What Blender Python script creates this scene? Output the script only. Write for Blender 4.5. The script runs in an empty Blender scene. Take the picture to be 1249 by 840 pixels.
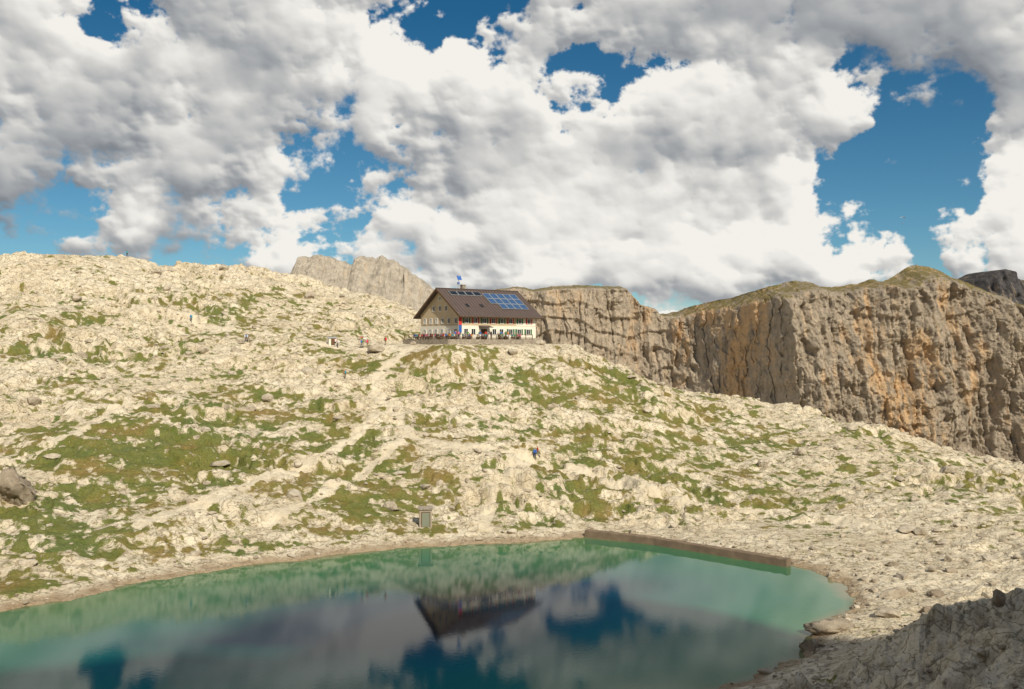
import bpy, bmesh, math, random, time
import numpy as np
from mathutils import Vector, Matrix
T0=time.time()
random.seed(7); rng=np.random.default_rng(7)
scene=bpy.context.scene
F=1214.0; CX=624.5; HY=420.0; CAMZ=24.0
SUN=np.array([0.30,-0.70,0.643]); SUN/=np.linalg.norm(SUN)

# ------------------------------------------------------------------ noise
def _h(ix,iy,seed):
    h=(ix.astype(np.int64)*374761393+iy.astype(np.int64)*668265263+seed*1442695041)&0xffffffff
    h=((h^(h>>13))*1274126177)&0xffffffff
    return ((h^(h>>16))&0xffffff).astype(np.float32)/np.float32(0xffffff)
def perlin(x,y,seed=0):
    x0=np.floor(x);y0=np.floor(y);fx=(x-x0).astype(np.float32);fy=(y-y0).astype(np.float32)
    u=fx*fx*fx*(fx*(fx*6-15)+10);v=fy*fy*fy*(fy*(fy*6-15)+10)
    def g(dx,dy):
        a=_h(x0+dx,y0+dy,seed)*6.2831853
        return np.cos(a)*(fx-dx)+np.sin(a)*(fy-dy)
    a=g(0,0);b=g(1,0);c=g(0,1);d=g(1,1)
    return ((a+(b-a)*u)*(1-v)+(c+(d-c)*u)*v)*1.5
def fbm(x,y,oct=4,seed=0,gain=0.5):
    r=0;a=1.0;t=0
    for i in range(oct):
        r=r+a*perlin(x*(2.03**i)+i*17.3,y*(2.03**i)-i*9.1,seed+i*31);t+=a;a*=gain
    return r/t*1.4
def worley(x,y,seed=0):
    x0=np.floor(x);y0=np.floor(y)
    f1=np.full(x.shape,9.0,np.float32);f2=f1.copy();cr=np.zeros(x.shape,np.float32)
    for dx in (-1,0,1):
        for dy in (-1,0,1):
            cx=x0+dx;cy=y0+dy
            px=cx+0.1+0.8*_h(cx,cy,seed);py=cy+0.1+0.8*_h(cx,cy,seed+101)
            d=((px-x)**2+(py-y)**2).astype(np.float32)
            m=d<f1
            f2=np.where(m,f1,np.minimum(f2,d))
            cr=np.where(m,_h(cx,cy,seed+202),cr)
            f1=np.where(m,d,f1)
    return np.sqrt(f1),np.sqrt(f2),cr
def sstep(a,b,x):
    t=np.clip((x-a)/(b-a),0,1);return t*t*(3-2*t)

# ------------------------------------------------------------------ node helpers
def new_mat(name):
    m=bpy.data.materials.new(name);m.use_nodes=True
    nt=m.node_tree;b=nt.nodes['Principled BSDF']
    return m,nt,b
def N(nt,t,**kw):
    n=nt.nodes.new(t)
    for k,v in kw.items(): setattr(n,k,v)
    return n
def noise_n(nt,vec,scale,detail=4,rough=0.55):
    n=N(nt,'ShaderNodeTexNoise');n.inputs['Scale'].default_value=scale;n.inputs['Detail'].default_value=detail
    n.inputs['Roughness'].default_value=rough
    if vec is not None: nt.links.new(vec,n.inputs['Vector'])
    return n.outputs['Fac']
def ramp(nt,fac,stops):
    r=N(nt,'ShaderNodeValToRGB');e=r.color_ramp.elements
    while len(e)<len(stops): e.new(0.5)
    for i,(p,c) in enumerate(stops):
        e[i].position=p;e[i].color=(c,c,c,1) if not hasattr(c,'__len__') else (*c,1)
    nt.links.new(fac,r.inputs[0]);return r.outputs[0]
def mixc(nt,f,a,b,mode='MIX'):
    m=N(nt,'ShaderNodeMix',data_type='RGBA',blend_type=mode)
    for s,v in ((0,f),(6,a),(7,b)):
        if hasattr(v,'is_linked'): nt.links.new(v,m.inputs[s])
        elif hasattr(v,'__len__'): m.inputs[s].default_value=(*v,1)
        else: m.inputs[s].default_value=v
    return m.outputs[2]
def mth(nt,op,a,b=0.0,c=0.0):
    m=N(nt,'ShaderNodeMath',operation=op)
    for i,v in enumerate((a,b,c)):
        if hasattr(v,'is_linked'): nt.links.new(v,m.inputs[i])
        else: m.inputs[i].default_value=v
    return m.outputs[0]
def attr(nt,name): 
    a=N(nt,'ShaderNodeAttribute');a.attribute_name=name;return a.outputs['Fac']
def bump(nt,b,h,strength,dist,prev=None):
    n=N(nt,'ShaderNodeBump');n.inputs['Strength'].default_value=strength;n.inputs['Distance'].default_value=dist
    nt.links.new(h,n.inputs['Height'])
    if prev: nt.links.new(prev,n.inputs['Normal'])
    nt.links.new(n.outputs[0],b.inputs['Normal']);return n.outputs[0]
def simple(name,col,rough=0.8,var=0.15,scale=3.0,metal=0.0,bmp=0.0):
    m,nt,b=new_mat(name)
    tc=N(nt,'ShaderNodeTexCoord').outputs['Object']
    f=noise_n(nt,tc,scale,4)
    c=mixc(nt,f,tuple(x*(1-var) for x in col),tuple(min(1,x*(1+var)) for x in col))
    nt.links.new(c,b.inputs['Base Color']);b.inputs['Roughness'].default_value=rough;b.inputs['Metallic'].default_value=metal
    b.inputs['Specular IOR Level'].default_value=0.3
    if bmp: bump(nt,b,noise_n(nt,tc,scale*4,5),bmp,0.05)
    return m

def mesh_obj(name,verts,faces=None,quads=None,mat=None,smooth=True,attrs=None):
    me=bpy.data.meshes.new(name)
    verts=np.asarray(verts,np.float32).reshape(-1,3)
    if quads is not None:
        q=np.asarray(quads,np.int32);k=q.shape[1];nf=len(q)
        me.vertices.add(len(verts));me.vertices.foreach_set('co',verts.ravel())
        me.loops.add(nf*k);me.loops.foreach_set('vertex_index',q.ravel())
        me.polygons.add(nf);me.polygons.foreach_set('loop_start',np.arange(0,nf*k,k,dtype=np.int32))
        me.update(calc_edges=True)
    else:
        me.from_pydata([tuple(v) for v in verts.tolist()],[],faces)
    me.polygons.foreach_set('use_smooth',np.full(len(me.polygons),smooth))
    if attrs:
        for k,v in attrs.items():
            a=me.attributes.new(k,'FLOAT','POINT');a.data.foreach_set('value',np.asarray(v,np.float32).ravel())
    o=bpy.data.objects.new(name,me);scene.collection.objects.link(o)
    if mat: me.materials.append(mat)
    return o
def grid_quads(nr,nc,wrap=False):
    i=np.arange(nr-1)[:,None];j=np.arange(nc if wrap else nc-1)[None,:];j2=(j+1)%nc
    return np.stack([i*nc+j,i*nc+j2,(i+1)*nc+j2,(i+1)*nc+j],-1).reshape(-1,4)

# ------------------------------------------------------------------ terrain
def W(px,py,d): return ((px-CX)/F*d,d,CAMZ-(py-HY)/F*d)
cps=[]
def col(px,pts):
    for py,d in pts: cps.append(W(px,py,d))
col(-250,[(640,112),(550,138),(450,170),(350,212),(322,226)])
col(0,[(700,98),(650,109),(600,122),(550,137),(500,153),(450,172),(400,193),(350,216),(322,229)])
col(100,[(312,240)])
col(200,[(650,113),(600,126),(550,140),(500,157),(450,177),(400,201),(350,228),(326,244)])
col(320,[(334,252)])
col(400,[(650,119),(600,131),(550,146),(500,163),(450,183),(415,201),(380,228),(347,256)])
col(460,[(362,258),(400,216)])
col(520,[(620,129),(550,149),(480,173),(432,190),(421,196),(398,228),(382,250)])
col(624,[(620,130),(560,149),(500,169),(450,185),(424,193)])
col(700,[(640,129),(560,152),(500,172),(450,188),(433,197)])
col(760,[(640,130),(600,140),(560,156),(500,177),(452,198)])
col(900,[(655,124),(620,136),(580,153),(540,172),(510,184),(491,195)])
col(1050,[(680,112),(650,122),(610,139),(570,158),(540,172),(527,182)])
col(1150,[(700,101),(660,115),(610,136),(570,156),(552,170)])
col(1249,[(715,94),(690,101),(650,116),(620,130),(600,145),(583,160)])
col(1400,[(640,115),(625,140)])
for p in [(1249,732,60),(1249,780,51),(1249,840,44),(1180,752,61),(1100,785,60),(1100,840,51),(1030,800,70),(1000,840,62),(1400,720,60),(1400,840,40)]: cps.append(W(*p))
for px in (700,900,1050,1249,1400):
    cps.append(((px-CX)/F*260,260,-14-(px-700)*0.03)); cps.append(((px-CX)/F*370,370,-95))
for px in (-250,0,200,400): cps.append(((px-CX)/F*370,370,36)); cps.append(((px-CX)/F*290,290,41-(px>300)*3))
cps.append(((560-CX)/F*300,300,20)); cps.append(((560-CX)/F*370,370,-10))
cps+=[(-8,206,24.9),(-20,212,25.2),(6,212,23.0)]
cps+=[(0,0,22.2),(-40,0,21),(40,0,25),(0,-40,30),(-250,100,30),(-320,220,48),(-200,0,30),(-150,-80,50),(150,-80,50),(120,30,16),(180,110,-4),(300,200,-80),
      (15,25,14),(-15,25,11),(-50,25,11),(-5,44,3.5),(-28,44,3),(-50,46,3)]
P=np.array(cps)
def U(r2): return 0.5*r2*np.log(r2+1e-12)
S=100.0
pp=P[:,:2]/S;n=len(pp)
K=U(((pp[:,None]-pp[None])**2).sum(-1))+np.eye(n)*2e-4
A=np.zeros((n+3,n+3));A[:n,:n]=K;A[:n,n]=1;A[:n,n+1:]=pp;A[n,:n]=1;A[n+1:,:n]=pp.T
sol=np.linalg.solve(A,np.concatenate([P[:,2],np.zeros(3)]))
def tps(x,y):
    r=np.hypot(x,y);k=np.minimum(1,390/np.maximum(r,1));xs=x*k/S;ys=y*k/S
    z=sol[n]+sol[n+1]*xs+sol[n+2]*ys
    for i in range(n): z=z+sol[i]*U((xs-pp[i,0])**2+(ys-pp[i,1])**2)
    return z
shore_px=[(-260,840),(-150,800),(-60,762),(0,745),(40,738),(100,727),(160,713),(220,701),(300,690),(380,680),(450,672),(520,667),(590,663),(650,661),(715,655),(800,661),(880,673),(962,687),(1000,697),(1030,716),(1043,738),(1012,757),(1000,772),(985,792),(940,818),(880,842),(780,870),(600,925),(300,930),(0,920)]
lake=np.array([((px-CX)/F*(CAMZ*F/(py-HY)),CAMZ*F/(py-HY)) for px,py in shore_px])
def seg_d(x,y,a,b):
    ax,ay=a;bx,by=b;dx=bx-ax;dy=by-ay
    t=np.clip(((x-ax)*dx+(y-ay)*dy)/(dx*dx+dy*dy),0,1)
    return np.hypot(x-ax-t*dx,y-ay-t*dy)
def lake_sdf(x,y,noisy=True):
    d=np.full(np.shape(x),1e9);ins=np.zeros(np.shape(x),bool);m=len(lake)
    for i in range(m):
        a=lake[i];b=lake[(i+1)%m]
        d=np.minimum(d,seg_d(x,y,a,b))
        c=((a[1]>y)!=(b[1]>y))&(x<(b[0]-a[0])*(y-a[1])/(b[1]-a[1]+1e-9)+a[0]);ins^=c
    s=np.where(ins,-d,d)
    if noisy: s=s+1.2*fbm(x/6,y/6,4,seed=5)+0.4*fbm(x/1.2,y/1.2,2,seed=9)
    return s
TH=math.radians(38);av=np.array([math.cos(TH),math.sin(TH)]);bv=np.array([-math.sin(TH),math.cos(TH)])
C0=np.array([-10.1,196.0]);HL,HW,HZ=19.0,14.5,25.0
terr=[C0-bv*5-av*6.5,C0-bv*5+av*14.5,C0+av*14.5+bv*0.2,C0+av*0.2+bv*0.2,C0+av*0.2+bv*11,C0-av*6.5+bv*11]
def height(x,y,full=False):
    x=np.asarray(x,np.float64);y=np.asarray(y,np.float64)
    r=np.hypot(x,y);z=tps(x,y);s=lake_sdf(x,y)
    hx=(x-C0[0])*av[0]+(y-C0[1])*av[1];hy=(x-C0[0])*bv[0]+(y-C0[1])*bv[1]
    dx=np.maximum(np.maximum(-6.5-hx,hx-HL),0);dy=np.maximum(np.maximum(-5-hy,hy-HW-1),0)
    pad=1-sstep(0.3,9,np.hypot(dx,dy))
    wx=x+2.4*fbm(x/7,y/7,3,seed=21);wy=y+2.4*fbm(x/7,y/7,3,seed=22)
    big=1.6*fbm(x/26,y/26,4,seed=1)+1.3*sstep(180,260,r)*fbm(x/30,y/30,4,seed=61)
    f1,f2,cr=worley(wx/8.5,wy/4.5,seed=3)
    g1,g2,cr2=worley(wx/3.0,wy/1.9,seed=4)
    slab=(cr-0.5)*1.7*sstep(0.0,0.25,f2-f1)+(cr2-0.5)*0.8*sstep(0.0,0.22,g2-g1)
    rough=0.35+1.15*sstep(-0.3,0.5,fbm(x/30,y/30,2,seed=44))
    fine=0.33*fbm(x/2.2,y/2.2,4,seed=2,gain=0.58)
    near=(1-sstep(70,95,r))
    amp=(1-pad*0.9)*sstep(0.5,9,s)
    flat=1-0.55*sstep(8,40,x)*(1-sstep(110,150,y))*(1-near)
    z=z*(1-pad)+24.0*pad
    zz=z+(big*flat+slab*rough*flat+fine*flat*(.5+.5*rough)+near*0.35*fbm(x/1.1,y/1.1,4,seed=71,gain=0.65))*amp
    t=sstep(0,12,s)
    zo=(0.10+0.20*np.clip(s,0,12))*(1-t)+zz*t
    zo=zo+0.14*fbm(x/1.3,y/1.3,3,seed=12)*sstep(0,1.5,s)
    zo=np.where((s<45)&(r<200),np.maximum(zo,0.04+0.05*np.clip(s,0,10)),zo)
    zin=np.maximum(0.35*s,-7)
    z=np.where(s>0,zo,zin)
    far=sstep(370,800,r)
    z=z*(1-far)+far*(-260+90*fbm(x/900,y/900,5,seed=90))
    if full: return z,s,slab,pad
    return z
def place(px,py,dmin=60,dmax=320):
    d=np.arange(dmin,dmax,0.2);x=(px-CX)/F*d;zr=CAMZ-(py-HY)/F*d
    z=height(x,d);k=np.argmax(z>=zr)
    if not (z>=zr).any(): k=np.argmin(np.abs(z-zr))
    return float(x[k]),float(d[k]),float(z[k])
angs=np.radians(np.concatenate([np.arange(-180,-60,3.0),np.arange(-60,-29,0.3),np.linspace(-29,29,800),np.arange(29.3,60,0.3),np.arange(60,180,3.0)]))
rad=np.concatenate([np.arange(2,40,1.0),np.arange(40,60,0.3),np.arange(60,68,1.0),np.arange(68,95,.3),np.arange(95,280,0.34),np.arange(280,450,2.5),450*1.06**np.arange(1,62)])
RR,AA=np.meshgrid(rad,angs,indexing='ij')
X=RR*np.sin(AA);Y=RR*np.cos(AA)
Z,SD,SLAB,PAD=height(X,Y,True)
# grass density
g=-0.15+0.30*fbm(X/14,Y/16,3,seed=50)+0.70*fbm(X/3.4,Y/2.8,3,seed=51,gain=.64)+0.45*fbm(X/1.1,Y/1.1,2,seed=52)-0.30*SLAB
for px,py,rx,ry,st in [(110,560,160,12,.30),(270,570,160,12,.30),(450,600,90,7,.28),(380,505,170,10,.32),(60,635,90,5,.36),(170,520,130,8,.28),
     (30,712,60,3,.45),(120,690,90,3,.28),(200,655,120,5,.25),(260,366,110,9,.3),(360,366,60,9,.3),(830,580,140,9,.30),(700,605,70,5,.3),(900,600,120,7,.22),
     (760,470,110,12,.26),(900,530,120,12,.24),(1140,665,60,3,.45),(1130,580,110,9,.24),(690,500,90,9,.22),(480,440,40,4,.25),(100,430,140,14,.20),(540,580,60,6,.15),(530,645,25,2,.5),(430,645,70,4,.22),(1249,590,60,8,.35),(830,632,70,3,.3)]:
    x0,y0,_=place(px,py);wx=rx/F*y0
    g=g+st*np.exp(-((X-x0)/wx)**2-((Y-y0)/(ry*1.2))**2)
path=np.full(X.shape,99.0)
for pl in [[(500,424),(470,445),(455,472),(480,500),(500,530),(560,545),(640,562),(720,580),(830,606),(960,622),(1100,650)],[(480,500),(380,562),(300,590),(170,640)],[(500,530),(400,595),(330,640)],
           [(500,424),(400,420),(300,404),(230,388),(120,372)],[(640,562),(600,600),(590,640)],[(0,560),(90,530),(160,490)]]:
    w=[place(*q)[:2] for q in pl]
    for a,b in zip(w[:-1],w[1:]): path=np.minimum(path,seg_d(X,Y,a,b))
path=path+1.3*fbm(X/6,Y/6,4,seed=55)
pm=1-sstep(0.3,1.4,path)
g=g-pm*0.7-0.8*(1-sstep(0.5,3.5,SD))-PAD*0.15
rightflat=sstep(15,40,X)*(1-sstep(95,120,Y))
g=g-0.38*rightflat-.24*sstep(0,8,X)*(1-sstep(120,140,Y))-.20*sstep(215,250,RR)
Z=Z+0.10*sstep(0,0.3,g)

mt,nt,b=new_mat('limestone_terrain')
pos=N(nt,'ShaderNodeNewGeometry').outputs['Position']
n1=noise_n(nt,pos,0.09,3);n2=noise_n(nt,pos,0.7,5,0.66);n3=noise_n(nt,pos,4.0,4,0.72)
base=ramp(nt,n2,[(0.28,(0.25,0.20,0.135)),(0.40,(0.54,0.465,0.345)),(0.53,(0.70,0.625,0.49)),(0.8,(0.78,0.71,0.575))])
base=mixc(nt,ramp(nt,n1,[(0.42,0.0),(0.68,0.5)]),base,(0.50,0.41,0.28))
base=mixc(nt,ramp(nt,n3,[(0.32,0.75),(0.46,0.0)]),base,(0.19,0.145,0.09))
vor=N(nt,'ShaderNodeTexVoronoi',feature='DISTANCE_TO_EDGE');vor.inputs['Scale'].default_value=0.55
mp=N(nt,'ShaderNodeVectorMath',operation='ADD');nt.links.new(pos,mp.inputs[0])
nz=N(nt,'ShaderNodeTexNoise');nz.inputs['Scale'].default_value=0.5;nz.inputs['Detail'].default_value=3;nt.links.new(pos,nz.inputs['Vector'])
sc=N(nt,'ShaderNodeVectorMath',operation='SCALE');nt.links.new(nz.outputs['Color'],sc.inputs[0]);sc.inputs['Scale'].default_value=4.0
nt.links.new(sc.outputs[0],mp.inputs[1]);nt.links.new(mp.outputs[0],vor.inputs['Vector'])
crk=ramp(nt,vor.outputs['Distance'],[(0.0,0.75),(0.06,0.0)])
base=mixc(nt,mth(nt,'MULTIPLY',crk,mth(nt,'SUBTRACT',1.0,attr(nt,'path'))),base,(0.15,0.12,0.07))
base=mixc(nt,mth(nt,'MULTIPLY',attr(nt,'path'),0.55),base,(0.67,0.595,0.465))
wet=attr(nt,'wet')
base=mixc(nt,wet,base,(0.27,0.19,0.115))
gf=mth(nt,'ADD',attr(nt,'grass'),mth(nt,'MULTIPLY',mth(nt,'SUBTRACT',n3,0.5),1.2))
gf=mth(nt,'ADD',gf,mth(nt,'MULTIPLY',mth(nt,'SUBTRACT',n2,0.5),0.9))
gm=ramp(nt,gf,[(0.0,0.0),(0.18,0.92)])
gcol=ramp(nt,noise_n(nt,pos,0.12,4,0.72),[(0.34,(0.24,0.165,0.042)),(0.43,(0.185,0.16,0.026)),(0.52,(0.135,0.155,0.018)),(0.64,(0.08,0.13,0.015))])
gcol=mixc(nt,ramp(nt,n3,[(0.4,0.55),(0.6,0.0)]),gcol,(0.065,0.06,0.016))
base=mixc(nt,gm,base,gcol)
nt.links.new(base,b.inputs['Base Color']);b.inputs['Roughness'].default_value=0.95;b.inputs['Specular IOR Level'].default_value=0.15
p1=bump(nt,b,n2,0.9,0.62);p2=bump(nt,b,n3,0.85,0.16,p1)
terrain=mesh_obj('terrain',np.stack([X,Y,Z],-1),quads=grid_quads(len(rad),len(angs),True)[:,::-1],mat=mt,
    attrs={'grass':np.clip(g,-1,1),'path':pm,'wet':(1-sstep(0.3,2.4,SD+0.8*fbm(X/2,Y/2,3,seed=77)))*(SD<6)*0.75})

# ------------------------------------------------------------------ lake
gx=np.arange(-75,45,0.8);gy=np.arange(50,130,0.8)
LX,LY=np.meshgrid(gx,gy,indexing='xy');ls=lake_sdf(LX,LY,False)
q=grid_quads(len(gy),len(gx));keep=(ls.ravel()[q].max(1)<3.0);q=q[keep]
m,nt,b=new_mat('lake_water')
pos=N(nt,'ShaderNodeNewGeometry').outputs['Position']
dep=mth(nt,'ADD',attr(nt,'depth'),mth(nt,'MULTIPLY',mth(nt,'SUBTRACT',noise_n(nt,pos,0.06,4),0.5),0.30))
c=ramp(nt,dep,[(0.0,(0.17,0.17,0.09)),(0.05,(0.05,0.15,0.07)),(0.25,(0.012,0.125,0.072)),(0.55,(0.004,0.085,0.070)),(0.80,(0.001,0.014,0.030))])  # depth tint; darkest stop also paints the mountain's shade into the water colour
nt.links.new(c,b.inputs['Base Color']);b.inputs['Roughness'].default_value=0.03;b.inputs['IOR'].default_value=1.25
mpn=N(nt,'ShaderNodeMapping');mpn.inputs['Scale'].default_value=(1,1.6,1);nt.links.new(pos,mpn.inputs[0])
bump(nt,b,noise_n(nt,mpn.outputs[0],2.2,3),0.12,0.012)
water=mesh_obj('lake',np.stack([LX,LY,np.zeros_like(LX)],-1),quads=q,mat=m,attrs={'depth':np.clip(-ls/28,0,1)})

# ------------------------------------------------------------------ rocks
def ico(sub):
    bm=bmesh.new();bmesh.ops.create_icosphere(bm,subdivisions=sub,radius=1)
    v=np.array([x.co[:] for x in bm.verts]);f=np.array([[w.index for w in x.verts] for x in bm.faces]);bm.free();return v,f
def rock_shape(sub,seed):
    v,f=ico(sub);r=np.random.default_rng(seed)
    for k in range(9):
        nrm=r.normal(size=3);nrm/=np.linalg.norm(nrm);d=r.uniform(0.45,0.8)
        s=v@nrm;v=v-np.maximum(s-d,0)[:,None]*nrm[None]
    v=v+r.normal(size=v.shape)*0.035
    return v,f
mr,nt,b=new_mat('boulder_limestone')
pos=N(nt,'ShaderNodeNewGeometry').outputs['Position']
n2=noise_n(nt,pos,1.2,5,0.65)
c=ramp(nt,n2,[(0.3,(0.28,0.235,0.175)),(0.5,(0.51,0.45,0.36)),(0.7,(0.66,0.60,0.50))])
c=mixc(nt,attr(nt,'tone'),c,(0.20,0.155,0.11))
nt.links.new(c,b.inputs['Base Color']);b.inputs['Roughness'].default_value=0.95;b.inputs['Specular IOR Level'].default_value=0.15
bump(nt,b,noise_n(nt,pos,5,5,0.7),0.8,0.15)
shapes=[rock_shape(2,s) for s in range(8)]
def scatter(name,xs,ys,sz,tone):
    z,s,_,_=height(xs,ys,True);ok=(s>0.3)
    hx=(xs-C0[0])*av[0]+(ys-C0[1])*av[1];hy=(xs-C0[0])*bv[0]+(ys-C0[1])*bv[1]
    ok&=~((hx>-8)&(hx<HL+1)&(hy>-6.5)&(hy<HW+1))
    xs,ys,sz,tone,z=xs[ok],ys[ok],sz[ok],tone[ok],z[ok]
    V=[];Q=[];TT=[];off=0
    for i in range(len(xs)):
        v,f=shapes[i%8];a=rng.uniform(0,6.28);ca,sa=math.cos(a),math.sin(a)
        sc=np.array([rng.uniform(.8,1.4),rng.uniform(.7,1.1),rng.uniform(.45,.85)])*sz[i]
        w=v*sc;w=np.stack([w[:,0]*ca-w[:,1]*sa,w[:,0]*sa+w[:,1]*ca,w[:,2]],-1)+np.array([xs[i],ys[i],z[i]+sz[i]*0.15])
        V.append(w);Q.append(f+off);TT.append(np.full(len(v),tone[i]));off+=len(v)
    return mesh_obj(name,np.concatenate(V),quads=np.concatenate(Q),mat=mr,smooth=False,attrs={'tone':np.concatenate(TT)})
nR=5500
a=rng.uniform(-.52,.52,nR);d=np.sqrt(rng.uniform(80**2,260**2,nR))
sz=0.16+0.28*rng.pareto(3.0,nR);sz=np.minimum(sz,1.6)
scatter('boulders',d*np.sin(a),d*np.cos(a),sz,rng.uniform(0,.4,nR))
xs=[];ys=[]
for i in range(len(lake)-4):
    A_=lake[i];B_=lake[i+1]
    k=int(np.hypot(*(B_-A_))*3)
    t=rng.uniform(0,1,k);o=rng.normal(0.9,0.8,k)
    dv=(B_-A_)/np.hypot(*(B_-A_));nv=np.array([-dv[1],dv[0]])
    p=A_+t[:,None]*(B_-A_)+o[:,None]*nv;xs+=list(p[:,0]);ys+=list(p[:,1])
k=1100;xs+=list(rng.uniform(18,60,k));ys+=list(rng.uniform(42,118,k))
xs=np.array(xs);ys=np.array(ys)
scatter('shore_stones',xs,ys,np.minimum(0.07+0.12*rng.pareto(2.6,len(xs)),0.8),rng.uniform(0.1,.8,len(xs)))
def big_rock(px,py,w,h,seed,tone,dmin=60):
    x,y,z=place(px,py,dmin=dmin);v,f=rock_shape(4,seed)
    nn=fbm(v[:,0]*1.5+v[:,2],v[:,1]*1.5-v[:,2],4,seed=seed)
    v=v*(1+0.16*nn)[:,None]
    v=v*np.array([w/2*1.15,w/2,h*0.75])
    o=mesh_obj('boulder',v,quads=f,mat=mr,smooth=True,attrs={'tone':np.full(len(v),tone)});o.location=(x,y,z+h*0.2);return o
big_rock(18,608,5.0,4.2,31,0.65)
big_rock(1218,733,0.9,0.75,33,0.7,45);big_rock(1143,727,1.5,0.55,34,0.8);big_rock(1086,690,1.4,0.5,35,0.8)
big_rock(1130,748,1.0,0.6,36,0.8);big_rock(1012,768,3.6,1.1,37,0.6,50);big_rock(990,792,1.8,0.9,38,0.6,50);big_rock(930,567,2.4,1.3,39,0.2);big_rock(478,622,2.2,1.2,40,0.2)

# ------------------------------------------------------------------ cliffs
def interp(prof,px): 
    p=np.array(prof,float);return np.interp(px,p[:,0],p[:,1])
def cliff_mat(name,grey,orange,amount,grass=(0.20,0.165,0.06),sc=1.0):
    m,nt,b=new_mat(name)
    pos=N(nt,'ShaderNodeNewGeometry').outputs['Position']
    mp=N(nt,'ShaderNodeMapping');mp.inputs['Scale'].default_value=(0.024*sc,0.008*sc,0.009*sc);nt.links.new(pos,mp.inputs[0])
    s1=noise_n(nt,mp.outputs[0],1.0,5,0.62)
    mp2=N(nt,'ShaderNodeMapping');mp2.inputs['Scale'].default_value=(0.16*sc,0.03*sc,0.016*sc);nt.links.new(pos,mp2.inputs[0])
    s2=noise_n(nt,mp2.outputs[0],1.0,6,0.72)
    n4=noise_n(nt,pos,0.10*sc,7,0.75)
    c=ramp(nt,n4,[(0.3,tuple(x*0.6 for x in grey)),(0.5,grey),(0.7,tuple(min(1,x*1.35) for x in grey))])
    of=mth(nt,'ADD',s1,mth(nt,'MULTIPLY',mth(nt,'SUBTRACT',s2,0.5),0.65))
    of=mth(nt,'ADD',of,mth(nt,'MULTIPLY',mth(nt,'SUBTRACT',n4,0.5),0.25))
    c=mixc(nt,ramp(nt,of,[(amount,0.0),(amount+0.14,0.8)]),c,mixc(nt,n4,tuple(x*0.65 for x in orange),tuple(min(1,x*1.4) for x in orange)))
    c=mixc(nt,ramp(nt,s2,[(0.34,0.5),(0.45,0.0)]),c,(0.18,0.16,0.14))
    c=mixc(nt,ramp(nt,s2,[(0.54,0.0),(0.66,0.5)]),c,(0.66,0.52,0.37))
    gr=mth(nt,'ADD',attr(nt,'veg'),mth(nt,'MULTIPLY',mth(nt,'SUBTRACT',n4,0.5),2.0))
    gc=mixc(nt,n4,tuple(x*0.6 for x in grass),tuple(x*1.5 for x in grass))
    c=mixc(nt,ramp(nt,gr,[(0.45,0.0),(0.6,0.9)]),c,gc)
    nt.links.new(c,b.inputs['Base Color']);b.inputs['Roughness'].default_value=0.97;b.inputs['Specular IOR Level'].default_value=0.1
    p=bump(nt,b,n4,1.0,7/sc);bump(nt,b,s2,0.6,4.0/sc,p)
    return m
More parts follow.
